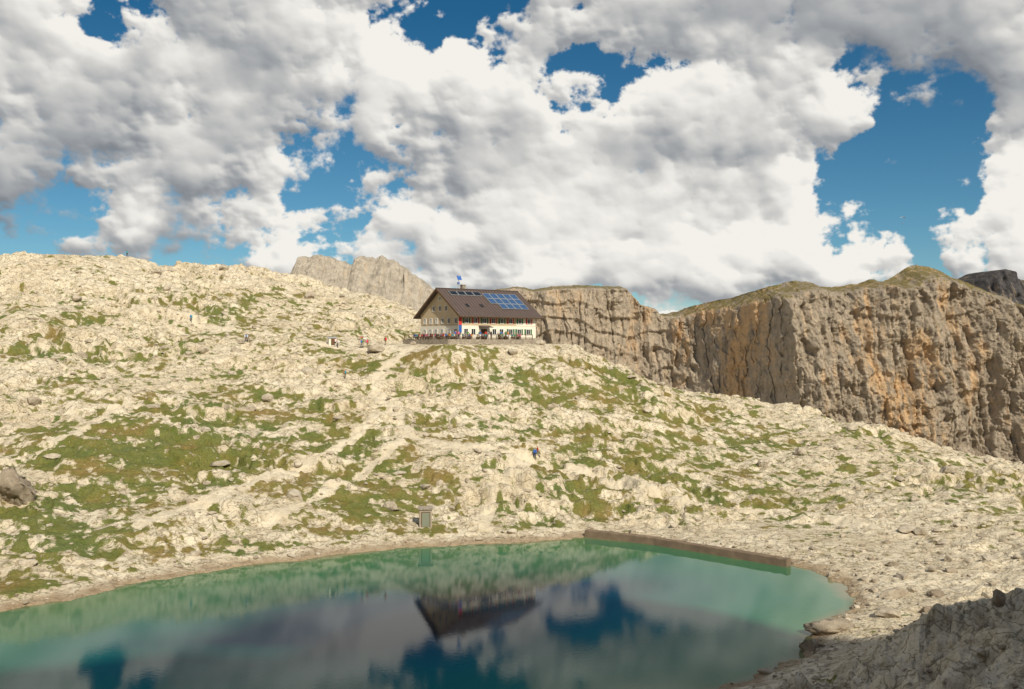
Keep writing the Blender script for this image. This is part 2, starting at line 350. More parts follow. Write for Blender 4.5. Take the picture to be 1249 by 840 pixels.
def wall(name,prof,D,zb,nu,nv,mat,amp=1.0,capfrac=0.06,capback=70,lean=40,seed=0,talus=0.0,sc=1.0,capveg=None,jag=2.0,ledamp=3.0,vegamt=.6):
    px0,px1=prof[0][0],prof[-1][0];px=np.linspace(px0,px1,nu)
    dd=np.array([D(p) for p in px]);x=(px-CX)/F*dd
    zt=CAMZ+(HY-interp(prof,px))/F*dd
    zt=zt+jag*fbm(x/(18*sc),x*0+seed,5,seed=seed+5,gain=0.6)
    v=np.linspace(0,1,nv)
    back=8
    VX=np.zeros((nv+back,nu));VY=VX.copy();VZ=VX.copy();VG=VX.copy()
    xx=np.broadcast_to(x,(nv,nu));vv=np.broadcast_to(v[:,None],(nv,nu))
    z=zb+(zt[None]-zb)*vv
    wxx=xx+5*sc*fbm(xx/(90*sc),z/(110*sc),3,seed=seed+9)+1.5*sc*fbm(xx/(12*sc),z/(12*sc),3,seed=seed+19)
    zz=z+4*sc*fbm(xx/(14*sc),z/(14*sc),3,seed=seed+29)
    rid=1-2*np.abs(fbm(wxx/(110*sc),z/(420*sc),3,seed=seed+1))
    rib=1-2*np.abs(fbm(wxx/(36*sc),z/(170*sc),4,seed=seed+2))
    det=fbm(wxx/(10*sc),z/(20*sc),6,seed=seed+3,gain=0.66)
    tt=z/(26*sc)+1.4*fbm(xx/(120*sc),z/(150*sc),3,seed=seed+4);led=(tt-np.floor(tt));led=np.where(led<0.85,led/0.85,(1-led)/0.15)
    f1,f2,cr=worley(wxx/(18*sc),zz/(80*sc),seed=seed+7)
    h1,h2,cr2=worley(wxx/(7*sc),zz/(28*sc),seed=seed+8)
    k1,k2,cr3=worley(wxx/(3.4*sc),zz/(9*sc),seed=seed+10)
    c1=np.exp(-np.abs(fbm(wxx/(60*sc),z/(420*sc),3,seed=seed+11))/0.016)
    disp=sc*amp*(30*rid+9*rib+7*det-ledamp*led+12*(cr-0.5)*sstep(0,.08,f2-f1)+6*(cr2-.5)*sstep(0,.10,h2-h1)+2.2*(cr3-.5)-9*c1)
    cap=interp(capveg,px)[None] if capveg else capfrac
    edge=1-sstep(0,1,(vv-(1-cap*1.2))/(cap*1.2+1e-6))*0.6
    y=dd[None]-disp*edge-lean*(1-vv)+capback*sc*sstep(1-cap,1,vv)**1.3
    if talus>0:
        tb=sstep(0,1,(talus-vv)/talus);y=y-tb*140*sc
    VX[:nv]=xx;VY[:nv]=y;VZ[:nv]=z
    VG[:nv]=sstep(1-cap*1.4,1-cap*0.5,vv)*vegamt+0.8*sstep(0,talus+1e-6,talus-vv)
    for k in range(back):
        VX[nv+k]=x*(1+0.02*k);VY[nv+k]=y[-1]+(k+1)*60*sc;VZ[nv+k]=z[-1]-(k+1)**1.5*12*sc;VG[nv+k]=.5
    return mesh_obj(name,np.stack([VX,VY,VZ],-1),quads=grid_quads(nv+back,nu)[:,:],mat=mat,attrs={'veg':VG})
cm=cliff_mat('cliff_rock',(0.44,0.37,0.29),(0.68,0.44,0.23),0.505)
cm2=cliff_mat('cliff_rock_grey',(0.46,0.385,0.30),(0.58,0.41,0.26),0.56,grass=(0.19,0.16,0.06))
profR=[(720,400),(780,394),(800,385),(825,381),(845,374),(870,367),(905,360),(930,352),(960,344),(985,338),(1003,340),(1020,346),(1045,346),(1062,343),(1075,337),(1090,341),(1108,334),(1128,322),(1142,318),(1160,322),(1180,331),(1200,341),(1215,347),(1240,362),(1280,372),(1330,352),(1400,345),(1500,370),(1640,400)]
wall('cliff',profR,lambda p:1420-300*float(sstep(740,990,p))-0.05*(p-800),-190,1050,420,cm,capveg=[(720,.03),(860,.05),(960,.07),(1050,.03),(1130,.08),(1249,.06),(1640,.06)],seed=100,talus=0.12,capback=50)
profL=[(560,352),(600,350),(632,346),(655,349),(675,346),(700,344),(740,345),(765,346),(772,352),(782,366),(800,372),(806,379),(822,381),(832,378),(850,376),(900,382),(960,390)]
wall('cliff',profL,lambda p:1345+140*float(sstep(840,960,p)),-170,560,340,cm2,capveg=[(560,.02),(700,.04),(790,.03),(960,.04)],seed=200,talus=0.1,amp=0.75,ledamp=6)
profB=[(300,352),(340,342),(355,333),(366,313),(392,310),(415,318),(432,322),(437,313),(462,311),(480,317),(497,328),(520,345),(545,362),(580,385)]
cm3=cliff_mat('peak_rock',(0.54,0.48,0.40),(0.62,0.53,0.42),0.62,sc=2.2)
wall('rocky_peak',profB,lambda p:520,-20,420,200,cm3,amp=0.6,lean=110,capfrac=0.01,capback=20,seed=300,sc=0.3,jag=2.0,vegamt=.1)
profD=[(1120,420),(1170,380),(1195,340),(1212,328),(1222,329),(1232,337),(1245,341),(1260,350),(1300,372),(1360,400)]
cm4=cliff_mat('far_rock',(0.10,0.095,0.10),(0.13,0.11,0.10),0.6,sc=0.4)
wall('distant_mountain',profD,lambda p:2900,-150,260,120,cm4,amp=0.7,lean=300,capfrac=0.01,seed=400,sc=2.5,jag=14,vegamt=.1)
# mountain behind the viewpoint that shades the near end of the lake
shd=[(-300,850,None),(-100,838,None),(0,818,None),(120,802,None),(220,794,None),(330,800,None),(400,775,None),(470,752,None),(530,742,None),(610,750,None),(680,734,None),(750,727,None),(850,739,None),(950,752,None),(1010,762,None),(1130,768,64),(1249,732,60)]
cp=[]
for px,py,dd in shd:
    d_=dd or CAMZ*F/(py-HY);x_,y_,z_=W(px,py,d_);t=(y_+150)/(-SUN[1])
    cp.append((x_+SUN[0]*t,z_+SUN[2]*t))
cp=np.array(cp);cx=np.linspace(-420,560,500);cz=np.interp(cx,cp[:,0],cp[:,1])
out=np.maximum(cp[0,0]-cx,cx-cp[-1,0]);cz=cz-np.maximum(out,0)*0.12
cz=cz+2.0*fbm(cx/14,cx*0,5,seed=600)
rows=60;s=np.linspace(0,1,rows)
yy=np.concatenate([-55-95*s,-150-np.linspace(0.03,1,30)*420]);hh=np.concatenate([s**0.9,1-np.linspace(0.03,1,30)**0.8*0.95])
MX=np.broadcast_to(cx,(90,500));MZ=25+(cz[None]-25)*hh[:,None]
e=1-np.clip(1-np.abs(hh-1)*6,0,1)[:,None]
MY=yy[:,None]+e*14*fbm(MX/40,MZ/70,5,seed=601)
mesh_obj('mountain',np.stack([MX,MY,MZ],-1),quads=grid_quads(90,500),mat=cm2,attrs={'veg':np.zeros((90,500))})

# ------------------------------------------------------------------ building helpers
def empty(name,loc,rz=0):
    e=bpy.data.objects.new(name,None);scene.collection.objects.link(e);e.location=loc;e.rotation_euler=(0,0,rz);e.empty_display_size=0.5;return e
def box(name,c,s,mat,parent=None,rot=None,bev=0.0):
    bm=bmesh.new();bmesh.ops.create_cube(bm,size=1)
    for v in bm.verts: v.co=Vector((v.co.x*s[0],v.co.y*s[1],v.co.z*s[2]))
    if bev: bmesh.ops.bevel(bm,geom=bm.edges[:],offset=bev,segments=1,affect='EDGES')
    me=bpy.data.meshes.new(name);bm.to_mesh(me);bm.free();me.materials.append(mat)
    o=bpy.data.objects.new(name,me);scene.collection.objects.link(o);o.location=c
    if rot: o.rotation_euler=rot
    if parent: o.parent=parent
    return o
def boxes(name,lst,mat,parent=None):
    bm=bmesh.new()
    for it in lst:
        c,s=it[0],it[1];r=it[2] if len(it)>2 else None
        M=Matrix.Translation(c)
        if r: M=M@Matrix.Rotation(r[1],4,r[0])
        M=M@Matrix.Diagonal((*s,1));bmesh.ops.create_cube(bm,size=1,matrix=M)
    me=bpy.data.meshes.new(name);bm.to_mesh(me);bm.free();me.materials.append(mat)
    o=bpy.data.objects.new(name,me);scene.collection.objects.link(o)
    if parent:o.parent=parent
    return o
plaster=simple('white_plaster',(0.76,0.72,0.63),0.9,0.08,0.8,bmp=0.2)
tan=simple('tan_plaster',(0.54,0.44,0.30),0.9,0.12,0.8,bmp=0.2)
wood=simple('brown_timber',(0.13,0.075,0.04),0.8,0.25,4)
roofm=simple('brown_metal_roof',(0.11,0.083,0.075),0.5,0.18,0.6)
glass=simple('window_glass',(0.02,0.025,0.03),0.15,0.1)
white=simple('white_paint',(0.78,0.77,0.74),0.6,0.05)
redp=simple('red_paint',(0.45,0.04,0.03),0.6,0.1);greenp=simple('green_paint',(0.05,0.14,0.07),0.6,0.1)
bluep=simple('blue_fabric',(0.03,0.12,0.42),0.7,0.1);redf=simple('red_fabric',(0.55,0.04,0.03),0.8,0.1)
pv=simple('solar_cells',(0.04,0.09,0.20),0.25,0.25,1.5);alu=simple('aluminium_frame',(0.6,0.62,0.64),0.4,0.05,metal=0.6)
thermal=simple('solar_thermal_glass',(0.015,0.02,0.03),0.2,0.1)
conc=simple('concrete',(0.36,0.31,0.25),0.9,0.25,1.2,bmp=0.4)
ms,nt,b=new_mat('stone_masonry')
tc=N(nt,'ShaderNodeNewGeometry').outputs['Position']
vv=N(nt,'ShaderNodeTexVoronoi');vv.inputs['Scale'].default_value=2.6;nt.links.new(tc,vv.inputs['Vector'])
ve=N(nt,'ShaderNodeTexVoronoi',feature='DISTANCE_TO_EDGE');ve.inputs['Scale'].default_value=2.6;nt.links.new(tc,ve.inputs['Vector'])
c=mixc(nt,vv.outputs['Color'],(0.24,0.20,0.16),(0.42,0.37,0.30));c=mixc(nt,ramp(nt,ve.outputs['Distance'],[(0,0.85),(0.06,0.0)]),c,(0.09,0.075,0.06))
nt.links.new(c,b.inputs['Base Color']);b.inputs['Roughness'].default_value=0.95
bump(nt,b,ve.outputs['Distance'],0.8,0.1)

hut=empty('mountain_hut',(C0[0],C0[1],HZ),TH)
EZ=5.1;RZ=10.1;W2=HW/2
def prism(name,z0,z1,mat,inset=0.0,gable=False):
    i=inset;x0,x1,y0,y1=i,HL-i,i,HW-i
    if gable:
        vs=[(x0,y0,z0),(x0,y1,z0),(x0,y1,EZ),(x0,W2,RZ-0.05),(x0,y0,EZ),(x1,y0,z0),(x1,y1,z0),(x1,y1,EZ),(x1,W2,RZ-0.05),(x1,y0,EZ)]
        fs=[(0,4,3,2,1),(5,6,7,8,9),(0,5,9,4),(1,2,7,6),(4,9,8,3),(3,8,7,2),(0,1,6,5)]
    else:
        vs=[(x0,y0,z0),(x1,y0,z0),(x1,y1,z0),(x0,y1,z0),(x0,y0,z1),(x1,y0,z1),(x1,y1,z1),(x0,y1,z1)]
        fs=[(0,1,5,4),(1,2,6,5),(2,3,7,6),(3,0,4,7),(4,5,6,7),(3,2,1,0)]
    o=mesh_obj(name,np.array(vs),faces=fs,mat=mat,smooth=False);o.parent=hut;return o
prism('upper_walls',2.75,0,tan,0.0,True)
prism('ground_floor_walls',-1.3,2.75,plaster,-0.06)
prism('plinth',-1.4,0.35,ms,-0.14)
box('white_end_bay',(HL-2.6,-0.05,3.9),(5.1,0.12,2.2),plaster,hut)
sl=math.atan2(RZ-EZ,W2);ov=1.15;L2=(W2+ov)/math.cos(sl);go=1.0
for nm,sg in (('roof_front',1),('roof_back',-1)):
    ym=(W2-ov)/2;zm=EZ+ym*math.tan(sl)
    yc=ym if sg==1 else HW-ym
    box(nm,(HL/2,yc-(0.09*sg),zm+0.16),(HL+2*go,L2+(0.12),0.24),roofm,hut,(sl*sg,0,0))
seam=[]
for i in range(27):
    x=-go+0.4+i*(HL+2*go-0.8)/26;ym=(W2-ov)/2;zm=EZ+ym*math.tan(sl)
    seam.append(((x,ym-0.30,zm+0.30),(0.05,L2,0.05),('X',sl)))
boxes('roof_seams',seam,roofm,hut)
box('ridge_cap',(HL/2,W2,RZ+0.36),(HL+2*go+0.05,0.5,0.12),roofm,hut)
for x in (-go-0.03,HL+go+0.03):
    for sg in (1,-1):
        ym=(W2-ov)/2;yc=ym if sg==1 else HW-ym
        box('barge_board',(x,yc,EZ+ym*math.tan(sl)+0.12),(0.06,L2+.1,0.36),wood,hut,(sl*sg,0,0))
boxes('rafters',[((0.3+i*0.92,-0.45,EZ-0.28),(0.14,1.2,0.16),('X',sl)) for i in range(21)],wood,hut)
box('gutter',(HL/2,-ov-0.12,EZ-ov*math.tan(sl)+0.18),(HL+2*go,0.14,0.14),wood,hut)
def window(u,z,w,h,side,sh=None,wallo=0.0):
    fr=[];gl=[];st=[]
    def put(du,off,dz,su,th,sz):
        if side=='front': return ((u+du,-wallo-off,z+dz),(su,th,sz))
        return ((-wallo-off,u+du,z+dz),(th,su,sz))
    gl.append(put(0,0.015,0,w,0.03,h))
    t=0.09
    for du,dz,su,sz_ in ((0,h/2+t/2,w+2*t,t),(0,-h/2-t/2,w+2*t+.1,t),(-w/2-t/2,0,t,h),(w/2+t/2,0,t,h),(0,0,0.05,h)):
        fr.append(put(du,0.05,dz,su,0.1,sz_))
    if sh:
        for s_ in (-1,1): st.append(put(s_*(w/2+t+w*0.26),0.04,0,w*0.48,0.06,h+0.1))
    return gl,fr,st
G=[];FR=[];SR=[];SG=[]
for i,u in enumerate([1.4,3.6,5.8,8.0,10.2,12.4,14.8,17.2]):
    wo=0.11 if u>14 else 0.0
    a_,b_,c_=window(u,3.75,0.75,1.0,'front',True,wo);G+=a_;FR+=b_;(SR if i%2 else SG).extend(c_)
for i,u in enumerate([1.2,3.0,8.2,10.0,12.4,14.6,17.0]):
    a_,b_,c_=window(u,1.55,0.9,1.1,'front',u>12,0.06);G+=a_;FR+=b_;SG+=c_
for i,u in enumerate([1.6,4.0,6.3,8.5,10.6,12.8]):
    a_,b_,c_=window(u,3.75,0.75,1.0,'side',False);G+=a_;FR+=b_;SG+=c_
    a_,b_,c_=window(u,1.5,0.85,1.05,'side',False,0.06);G+=a_;FR+=b_
for u in (5.0,7.25,9.5):
    a_,b_,c_=window(u,6.3,0.75,0.95,'side',False);G+=a_;FR+=b_;SG+=c_
a_,b_,c_=window(7.25,8.3,0.6,0.6,'side',False);G+=a_;FR+=b_
boxes('window_glass',G,glass,hut);boxes('window_frames',FR,white,hut);boxes('green_shutters',SG,greenp,hut);boxes('red_shutters',SR,redp,hut)
boxes('door',[((5.6,-0.1,1.05),(1.5,0.1,2.1))],wood,hut);boxes('door_frame',[((5.6,-0.11,2.18),(1.8,0.14,0.14)),((4.78,-0.11,1.05),(0.12,0.14,2.1)),((6.42,-0.11,1.05),(0.12,0.14,2.1))],white,hut)
box('porch_roof',(5.6,-0.8,2.6),(2.6,1.5,0.1),roofm,hut,(math.radians(14),0,0))
def on_roof(x,ys,up): 
    return (x,ys*math.cos(sl)-up*math.sin(sl),EZ+ys*math.sin(sl)+up*math.cos(sl))
PVc=[];PVf=[]
for i in range(5):
    for j in range(3):
        if j==0 and i==0: continue
        c=on_roof(10.2+i*1.75,2.4+j*1.95,0.46)
        PVf.append((c,(1.70,1.88,0.06),('X',sl)));PVc.append((on_roof(10.2+i*1.75,2.4+j*1.95,0.49),(1.52,1.70,0.03),('X',sl)))
boxes('solar_panel_frames',PVf,alu,hut);boxes('solar_panels',PVc,pv,hut)
TC=[];TF=[]
for i in range(4):
    TF.append((on_roof(2.1+i*1.95,7.0,0.42),(1.85,1.5,0.1),('X',sl)));TC.append((on_roof(2.1+i*1.95,7.0,0.48),(1.65,1.3,0.04),('X',sl)))
boxes('thermal_frames',TF,alu,hut);boxes('thermal_panels',TC,thermal,hut)
SK=[(on_roof(x,2.6,0.36),(0.7,1.0,0.12),('X',sl)) for x in (3.0,6.5)];boxes('skylights',SK,glass,hut)
box('chimney',(6.6,8.6,RZ+0.2),(0.8,0.8,2.0),ms,hut);box('chimney_cap',(6.6,8.6,RZ+1.27),(1.0,1.0,0.12),conc,hut)
def cyl(name,r,h,loc,mat,parent=None,seg=12,r2=None,rot=None):
    bm=bmesh.new();bmesh.ops.create_cone(bm,cap_ends=True,segments=seg,radius1=r,radius2=r if r2 is None else r2,depth=h)
    me=bpy.data.meshes.new(name);bm.to_mesh(me);bm.free();me.materials.append(mat)
    o=bpy.data.objects.new(name,me);scene.collection.objects.link(o);o.location=loc
    if rot:o.rotation_euler=rot
    if parent:o.parent=parent
    return o
cyl('mast',0.06,3.0,(4.6,W2,RZ+1.8),alu,hut)
boxes('mast_solar_panel',[((4.6,W2-0.15,RZ+2.6),(1.0,0.06,1.0),('X',-0.5)),((4.6,W2+0.1,RZ+1.5),(0.35,0.3,0.5))],bluep,hut)
boxes('mast_antenna',[((4.6,W2,RZ+3.2),(0.8,0.04,0.04)),((4.25,W2,RZ+3.3),(0.04,0.04,0.3)),((4.95,W2,RZ+3.3),(0.04,0.04,0.3))],alu,hut)
box('banner_red',(-0.35,-0.35,3.6),(0.7,0.05,1.5),redf,hut,(0,0,0));box('banner_blue',(-0.35,-0.35,2.1),(0.7,0.05,1.5),bluep,hut)
cyl('banner_pole',0.04,6.2,(-0.74,-0.35,2.2),alu,hut)

# terrace
bm=bmesh.new();base=[bm.verts.new((p[0],p[1],22.2)) for p in terr];top=[bm.verts.new((p[0],p[1],HZ-0.02)) for p in terr]
bm.faces.new(base[::-1]);bm.faces.new(top)
for i in range(6): bm.faces.new((base[i],base[(i+1)%6],top[(i+1)%6],top[i]))
bmesh.ops.recalc_face_normals(bm,faces=bm.faces[:])
me=bpy.data.meshes.new('stone_terrace');bm.to_mesh(me);bm.free();me.materials.append(ms)
o=bpy.data.objects.new('stone_terrace',me);scene.collection.objects.link(o)
rl=[];fe=empty('terrace_railing',(C0[0],C0[1],HZ),TH)
for (x0,y0,x1,y1) in [(-6.3,-4.8,14.3,-4.8),(-6.3,-4.8,-6.3,10.8)]:
    Ln=math.hypot(x1-x0,y1-y0);k=int(Ln/1.7)
    for i in range(k+1):
        rl.append(((x0+(x1-x0)*i/k,y0+(y1-y0)*i/k,0.5),(0.1,0.1,1.04)))
    for zz in (0.45,0.98): rl.append((((x0+x1)/2,(y0+y1)/2,zz),(abs(x1-x0)+0.05,0.06,0.08) if y0==y1 else (0.06,abs(y1-y0)+0.05,0.08)))
boxes('rails',rl,wood,fe)
def hl(x,y,z=0): p=C0+av*x+bv*y;return (p[0],p[1],HZ+z)

# ------------------------------------------------------------------ people
skin=simple('skin',(0.45,0.26,0.18),0.6,0.05);hair=simple('hair',(0.05,0.03,0.02),0.7,0.2)
shoes=simple('boots',(0.06,0.045,0.035),0.8,0.1)
shirts=[simple('shirt_'+n,c,0.85,0.08) for n,c in (('red',(.6,.03,.03)),('blue',(.03,.14,.5)),('white',(.7,.7,.68)),('black',(.03,.03,.035)),('orange',(.65,.2,.03)),('green',(.08,.25,.08)),('teal',(.03,.3,.35)),('grey',(.25,.25,.26)),('pink',(.6,.15,.25)))]
trs=[simple('trousers_'+n,c,0.9,0.08) for n,c in (('dark',(.04,.04,.05)),('khaki',(.25,.2,.12)),('navy',(.03,.05,.12)),('grey',(.15,.15,.16)))]
def build_person(pose):
    J={};E=[]
    def j(n,p,r,m): J[n]=(Vector(p),r,m)
    dz=0
    if pose=='sit': dz=-0.45
    ln=0.06 if pose=='walk' else 0.0
    j('pel',(0,0,.97+dz),.14,3);j('wst',(0,ln*.3,1.10+dz),.125,2);j('chs',(0,ln*.7,1.30+dz),.155,2);j('nkb',(0,ln,1.44+dz),.09,2);j('nk',(0,ln+.01,1.51+dz),.055,0);j('hd',(0,ln+.02,1.60+dz),.085,0);j('ht',(0,ln+.005,1.70+dz),.085,1)
    E+=[('pel','wst'),('wst','chs'),('chs','nkb'),('nkb','nk'),('nk','hd'),('hd','ht')]
    for s,sn in ((-1,'l'),(1,'r')):
        sw=s*(0.16 if pose=='walk' else 0)
        j('sh'+sn,(s*.19,ln,1.40+dz),.065,2);
        if pose=='sit': el=(s*.25,.1,1.14+dz);wr=(s*.17,.34,1.17+dz);hn=(s*.13,.44,1.18+dz)
        elif pose=='walk': el=(s*.25,-sw*.4,1.13);wr=(s*.25,-sw*1.1+.08,.92);hn=(s*.25,-sw*1.3+.12,.83)
        else: el=(s*.25,-.03,1.12);wr=(s*.25,.05,.88);hn=(s*.24,.08,.79)
        j('el'+sn,el,.043,2);j('wr'+sn,wr,.03,0);j('hn'+sn,hn,.035,0);j('ft'+sn,(hn[0],hn[1]+.04,hn[2]-.06*(pose!='sit')),.02,0)
        if pose=='sit': hp=(s*.1,.02,.5);kn=(s*.12,.43,.52);an=(s*.12,.42,.09);to=(s*.12,.58,.05)
        elif pose=='walk': hp=(s*.09,0,.9);kn=(s*.1,sw*1.1+.06,.5);an=(s*.1,sw*1.9,.1);to=(s*.1,sw*1.9+.16,.05)
        else: hp=(s*.1,0,.9);kn=(s*.11,.02,.5);an=(s*.12,0,.09);to=(s*.13,.15,.05)
        j('hp'+sn,hp,.1,3);j('kn'+sn,kn,.065,3);j('an'+sn,an,.045,4);j('to'+sn,to,.04,4)
        E+=[('nkb','sh'+sn),('sh'+sn,'el'+sn),('el'+sn,'wr'+sn),('wr'+sn,'hn'+sn),('hn'+sn,'ft'+sn),('pel','hp'+sn),('hp'+sn,'kn'+sn),('kn'+sn,'an'+sn),('an'+sn,'to'+sn)]
    bm=bmesh.new();lay=bm.verts.layers.skin.verify();V={}
    for k,(p,r,m_) in J.items():
        v=bm.verts.new(p);v[lay].radius=(r,r*(0.75 if k in('chs','wst','pel','nkb') else 1));v[lay].use_root=(k=='pel');V[k]=v
    for a,b_ in E: bm.edges.new((V[a],V[b_]))
    me=bpy.data.meshes.new('sk');bm.to_mesh(me);bm.free()
    ob=bpy.data.objects.new('sk',me);scene.collection.objects.link(ob)
    ob.modifiers.new('S','SKIN');sd=ob.modifiers.new('D','SUBSURF');sd.levels=1;sd.render_levels=1
    dg=bpy.context.evaluated_depsgraph_get();dg.update();m2=bpy.data.meshes.new_from_object(ob.evaluated_get(dg));m2.name='person_'+pose
    bpy.data.objects.remove(ob)
    segs=[(J[a][0],J[b_][0],J[a][2],J[b_][2]) for a,b_ in E]
    m2.materials.clear()
    for mm in (skin,hair,shirts[0],trs[0],shoes): m2.materials.append(mm)
    for f in m2.polygons:
        c=f.center;best=9;mi=2
        for a,b_,ma,mb in segs:
            d_=b_-a;t=max(0,min(1,(c-a).dot(d_)/max(d_.length_squared,1e-6)));q_=(c-(a+d_*t)).length
            if q_<best:best=q_;mi=ma if t<0.5 else mb
        if mi==0 and c.z>1.56+dz and c.y<ln-0.02: mi=1
        f.material_index=mi;f.use_smooth=True
    return m2
PM={p:build_person(p) for p in('stand','walk','sit')}
def person(loc,rz,pose,sh=None,tr=None,pack=False,scl=1.0):
    o=bpy.data.objects.new('person',PM[pose]);scene.collection.objects.link(o);o.location=loc;o.rotation_euler=(0,0,rz);o.scale=(scl,)*3
    for i,mm in ((2,sh or random.choice(shirts)),(3,tr or random.choice(trs))):
        o.material_slots[i].link='OBJECT';o.material_slots[i].material=mm
    if pack:
        box('backpack',(0,-0.23,1.22),(0.32,0.2,0.5),random.choice(shirts),o,bev=0.06)
    return o
def table(x,y,r):
    t=empty('picnic_table',hl(x,y),TH+r)
    boxes('top',[((0,0,.74),(1.9,.75,.05))],wood,t);boxes('seats',[((0,.62,.44),(1.9,.28,.05)),((0,-.62,.44),(1.9,.28,.05))],wood,t)
    boxes('legs',[((sx*.7,sy*.3,.36),(.08,.08,.72)) for sx in(-1,1) for sy in(-1,1)]+[((sx*.7,0,.38),(.08,1.4,.07)) for sx in (-1,1)]+[((sx*.7,sy*.62,.2),(.08,.08,.42)) for sx in(-1,1) for sy in(-1,1)],wood,t)
    for sy in(-1,1):
        for sx in(-.55,.1,.65):
            if random.random()<0.8:
                ca,sa=math.cos(r),math.sin(r);lx,ly=sx,sy*.62
                X_=x+lx*ca-ly*sa;Y_=y+lx*sa+ly*ca
                person(hl(X_,Y_,0),TH+r+(math.pi if sy>0 else 0),'sit')
for (x,y) in [(-4.8,8),(-4.6,4.6),(-4.2,1.2),(-4.3,-2.6),(-0.6,-3.0),(2.6,-3.2),(8.2,-3.0),(11.4,-3.1)]: table(x,y,random.uniform(-.1,.1)+(1.57 if y>0 else 0))
for i in range(16):
    x=random.uniform(-5.5,13.5);y=random.choice([-1.2,-4.2,-1.6,-0.9])
    person(hl(x,y),random.uniform(0,6.28),'stand')
sh={s.name.split('_')[1]:s for s in shirts}
def hiker(px,py,rz,pose,c,pack=True,off=0):
    x,y,z=place(px,py);return person((x,y,z-0.02),rz,pose,sh[c],None,pack)
hiker(421,462,0.4,'walk','red');hiker(652,562,1.2,'walk','blue');hiker(656,560,1.9,'walk','red',False);hiker(233,393,1.0,'walk','blue');hiker(300,418,-1.0,'walk','blue');hiker(303,418,-1.0,'walk','grey')
hiker(409,423,0.4,'stand','red');hiker(412,424,2.4,'stand','white');hiker(441,424,1.4,'walk','blue');hiker(448,424,-.6,'stand','red');hiker(470,421,.6,'walk','black');hiker(155,313,.6,'stand','teal',False)

# ------------------------------------------------------------------ small structures
x,y,z=place(405,421)
sd=empty('storage_shed',(x,y,z-0.1),0.4)
box('body',(0,0,.75),(1.5,1.3,1.6),plaster,sd);box('roof',(0,0,1.62),(1.8,1.6,.12),alu,sd,(0.12,0,0));box('door',(0,-.665,.75),(.7,.04,1.3),wood,sd)
x,y,z=place(443,424)
sp=empty('signpost',(x,y,z-0.1),0.1)
cyl('post',.05,2.7,(0,0,1.3),wood,sp)
for i,(dx,zz) in enumerate(((.35,2.4),(-.35,2.15),(.35,1.9))): box('arrow_board',(dx,-.06,zz),(.75,.04,.16),redp if i==1 else white,sp)
x,y,z=place(519,641)
kb=empty('pump_cabin',(x,y,z-0.3),0.12)
box('body',(0,0,1.25),(1.55,1.4,2.4),conc,kb,bev=.02);box('roof',(0,0,2.5),(1.85,1.7,.12),ms,kb,(0.06,0,0));box('door',(0,-.72,1.15),(.95,.05,1.75),simple('door_grey_green',(.20,.22,.17),.7),kb)
boxes('door_frame',[((0,-.73,2.07),(1.15,.06,.09)),((-.53,-.73,1.15),(.09,.06,1.75)),((.53,-.73,1.15),(.09,.06,1.75))],wood,kb)
dm=[W(715,654,CAMZ*F/(654-HY)),W(760,658,CAMZ*F/(659-HY)),W(800,664,CAMZ*F/(664-HY)),W(880,677,CAMZ*F/(677-HY)),W(962,691,CAMZ*F/(691-HY))]
vs=[];sub=12;pts=[]
for a,b_ in zip(dm[:-1],dm[1:]):
    for i in range(sub): pts.append(np.array(a[:2])*(1-i/sub)+np.array(b_[:2])*i/sub)
pts.append(np.array(dm[-1][:2]));pts=np.array(pts);tn=np.gradient(pts,axis=0);tn/=np.hypot(tn[:,0],tn[:,1])[:,None];nr_=np.stack([-tn[:,1],tn[:,0]],-1)
prof=[(-.6,-1.5),(-.45,.80),(-.38,.88),(.38,.88),(.45,.80),(.6,-1.5)]
jt=rng.normal(0,.04,len(pts))
vs=[[ (p[0]+q_[0]*o_[0],p[1]+q_[1]*o_[0],o_[1]+(j_ if o_[1]>0 else 0)) for o_ in prof] for p,q_,j_ in zip(pts,nr_,jt)]
mdam=simple('weathered_dam_concrete',(0.19,0.14,0.10),.95,.5,.9,bmp=.8)
nP=len(pts);fc=[tuple(r) for r in grid_quads(nP,6)]+[tuple(range(6)),tuple((nP-1)*6+i for i in range(6))[::-1]]
mesh_obj('dam_wall',np.array(vs).reshape(-1,3),faces=[tuple(int(k) for k in f) for f in fc],mat=mdam,smooth=False)
pg=empty('paraglider',W(1101,268,900),0.4)
cv=[]
for i in range(13):
    t=(i-6)/6;xx_=t*3.2;zz_=2.6-1.1*t*t
    for yy_,dz_ in((-.9,0),(-.3,.25),(.9,0)): cv.append((xx_,yy_*(1-.4*t*t),zz_+dz_))
mesh_obj('canopy',np.array(cv),faces=[tuple(int(k) for k in f) for f in grid_quads(13,3)],mat=simple('canopy_grey',(.4,.4,.4))).parent=pg
pl=bpy.data.objects.new('pilot',PM['sit']);scene.collection.objects.link(pl);pl.parent=pg;pl.location=(0,0,-4)

# ------------------------------------------------------------------ sky (clouds on the dome of the world)
IW,IH=2880,1440
az=np.linspace(-60,60,IW,dtype=np.float32)[None,:]*np.ones((IH,1),np.float32);el=np.linspace(-6,54,IH,dtype=np.float32)[:,None]*np.ones((1,IW),np.float32)
ar=np.radians(az);er=np.radians(el)
PX=CX+F*np.tan(ar);PY=HY-F*np.tan(er)/np.cos(ar)
cov=["9514888874104789999999999","8999999868985314679634579","7997688687899537999984127","8868987324799999999720016","6356867214689999999930018","4358646437878999999952038","2354435646778889999965048","1112222333444444554311135"]
bri=["7776556667876666655555556","6765655699977788877765545","6665765678777777776787646","5555666677666666555787668","5577567786667777767888679","4578579877788888899998699","4467568877788998888888678","5555555666666666665555555"]
cov=np.array([[int(c) for c in r] for r in cov],np.float32)/9;bri=np.array([[int(c) for c in r] for r in bri],np.float32)/9
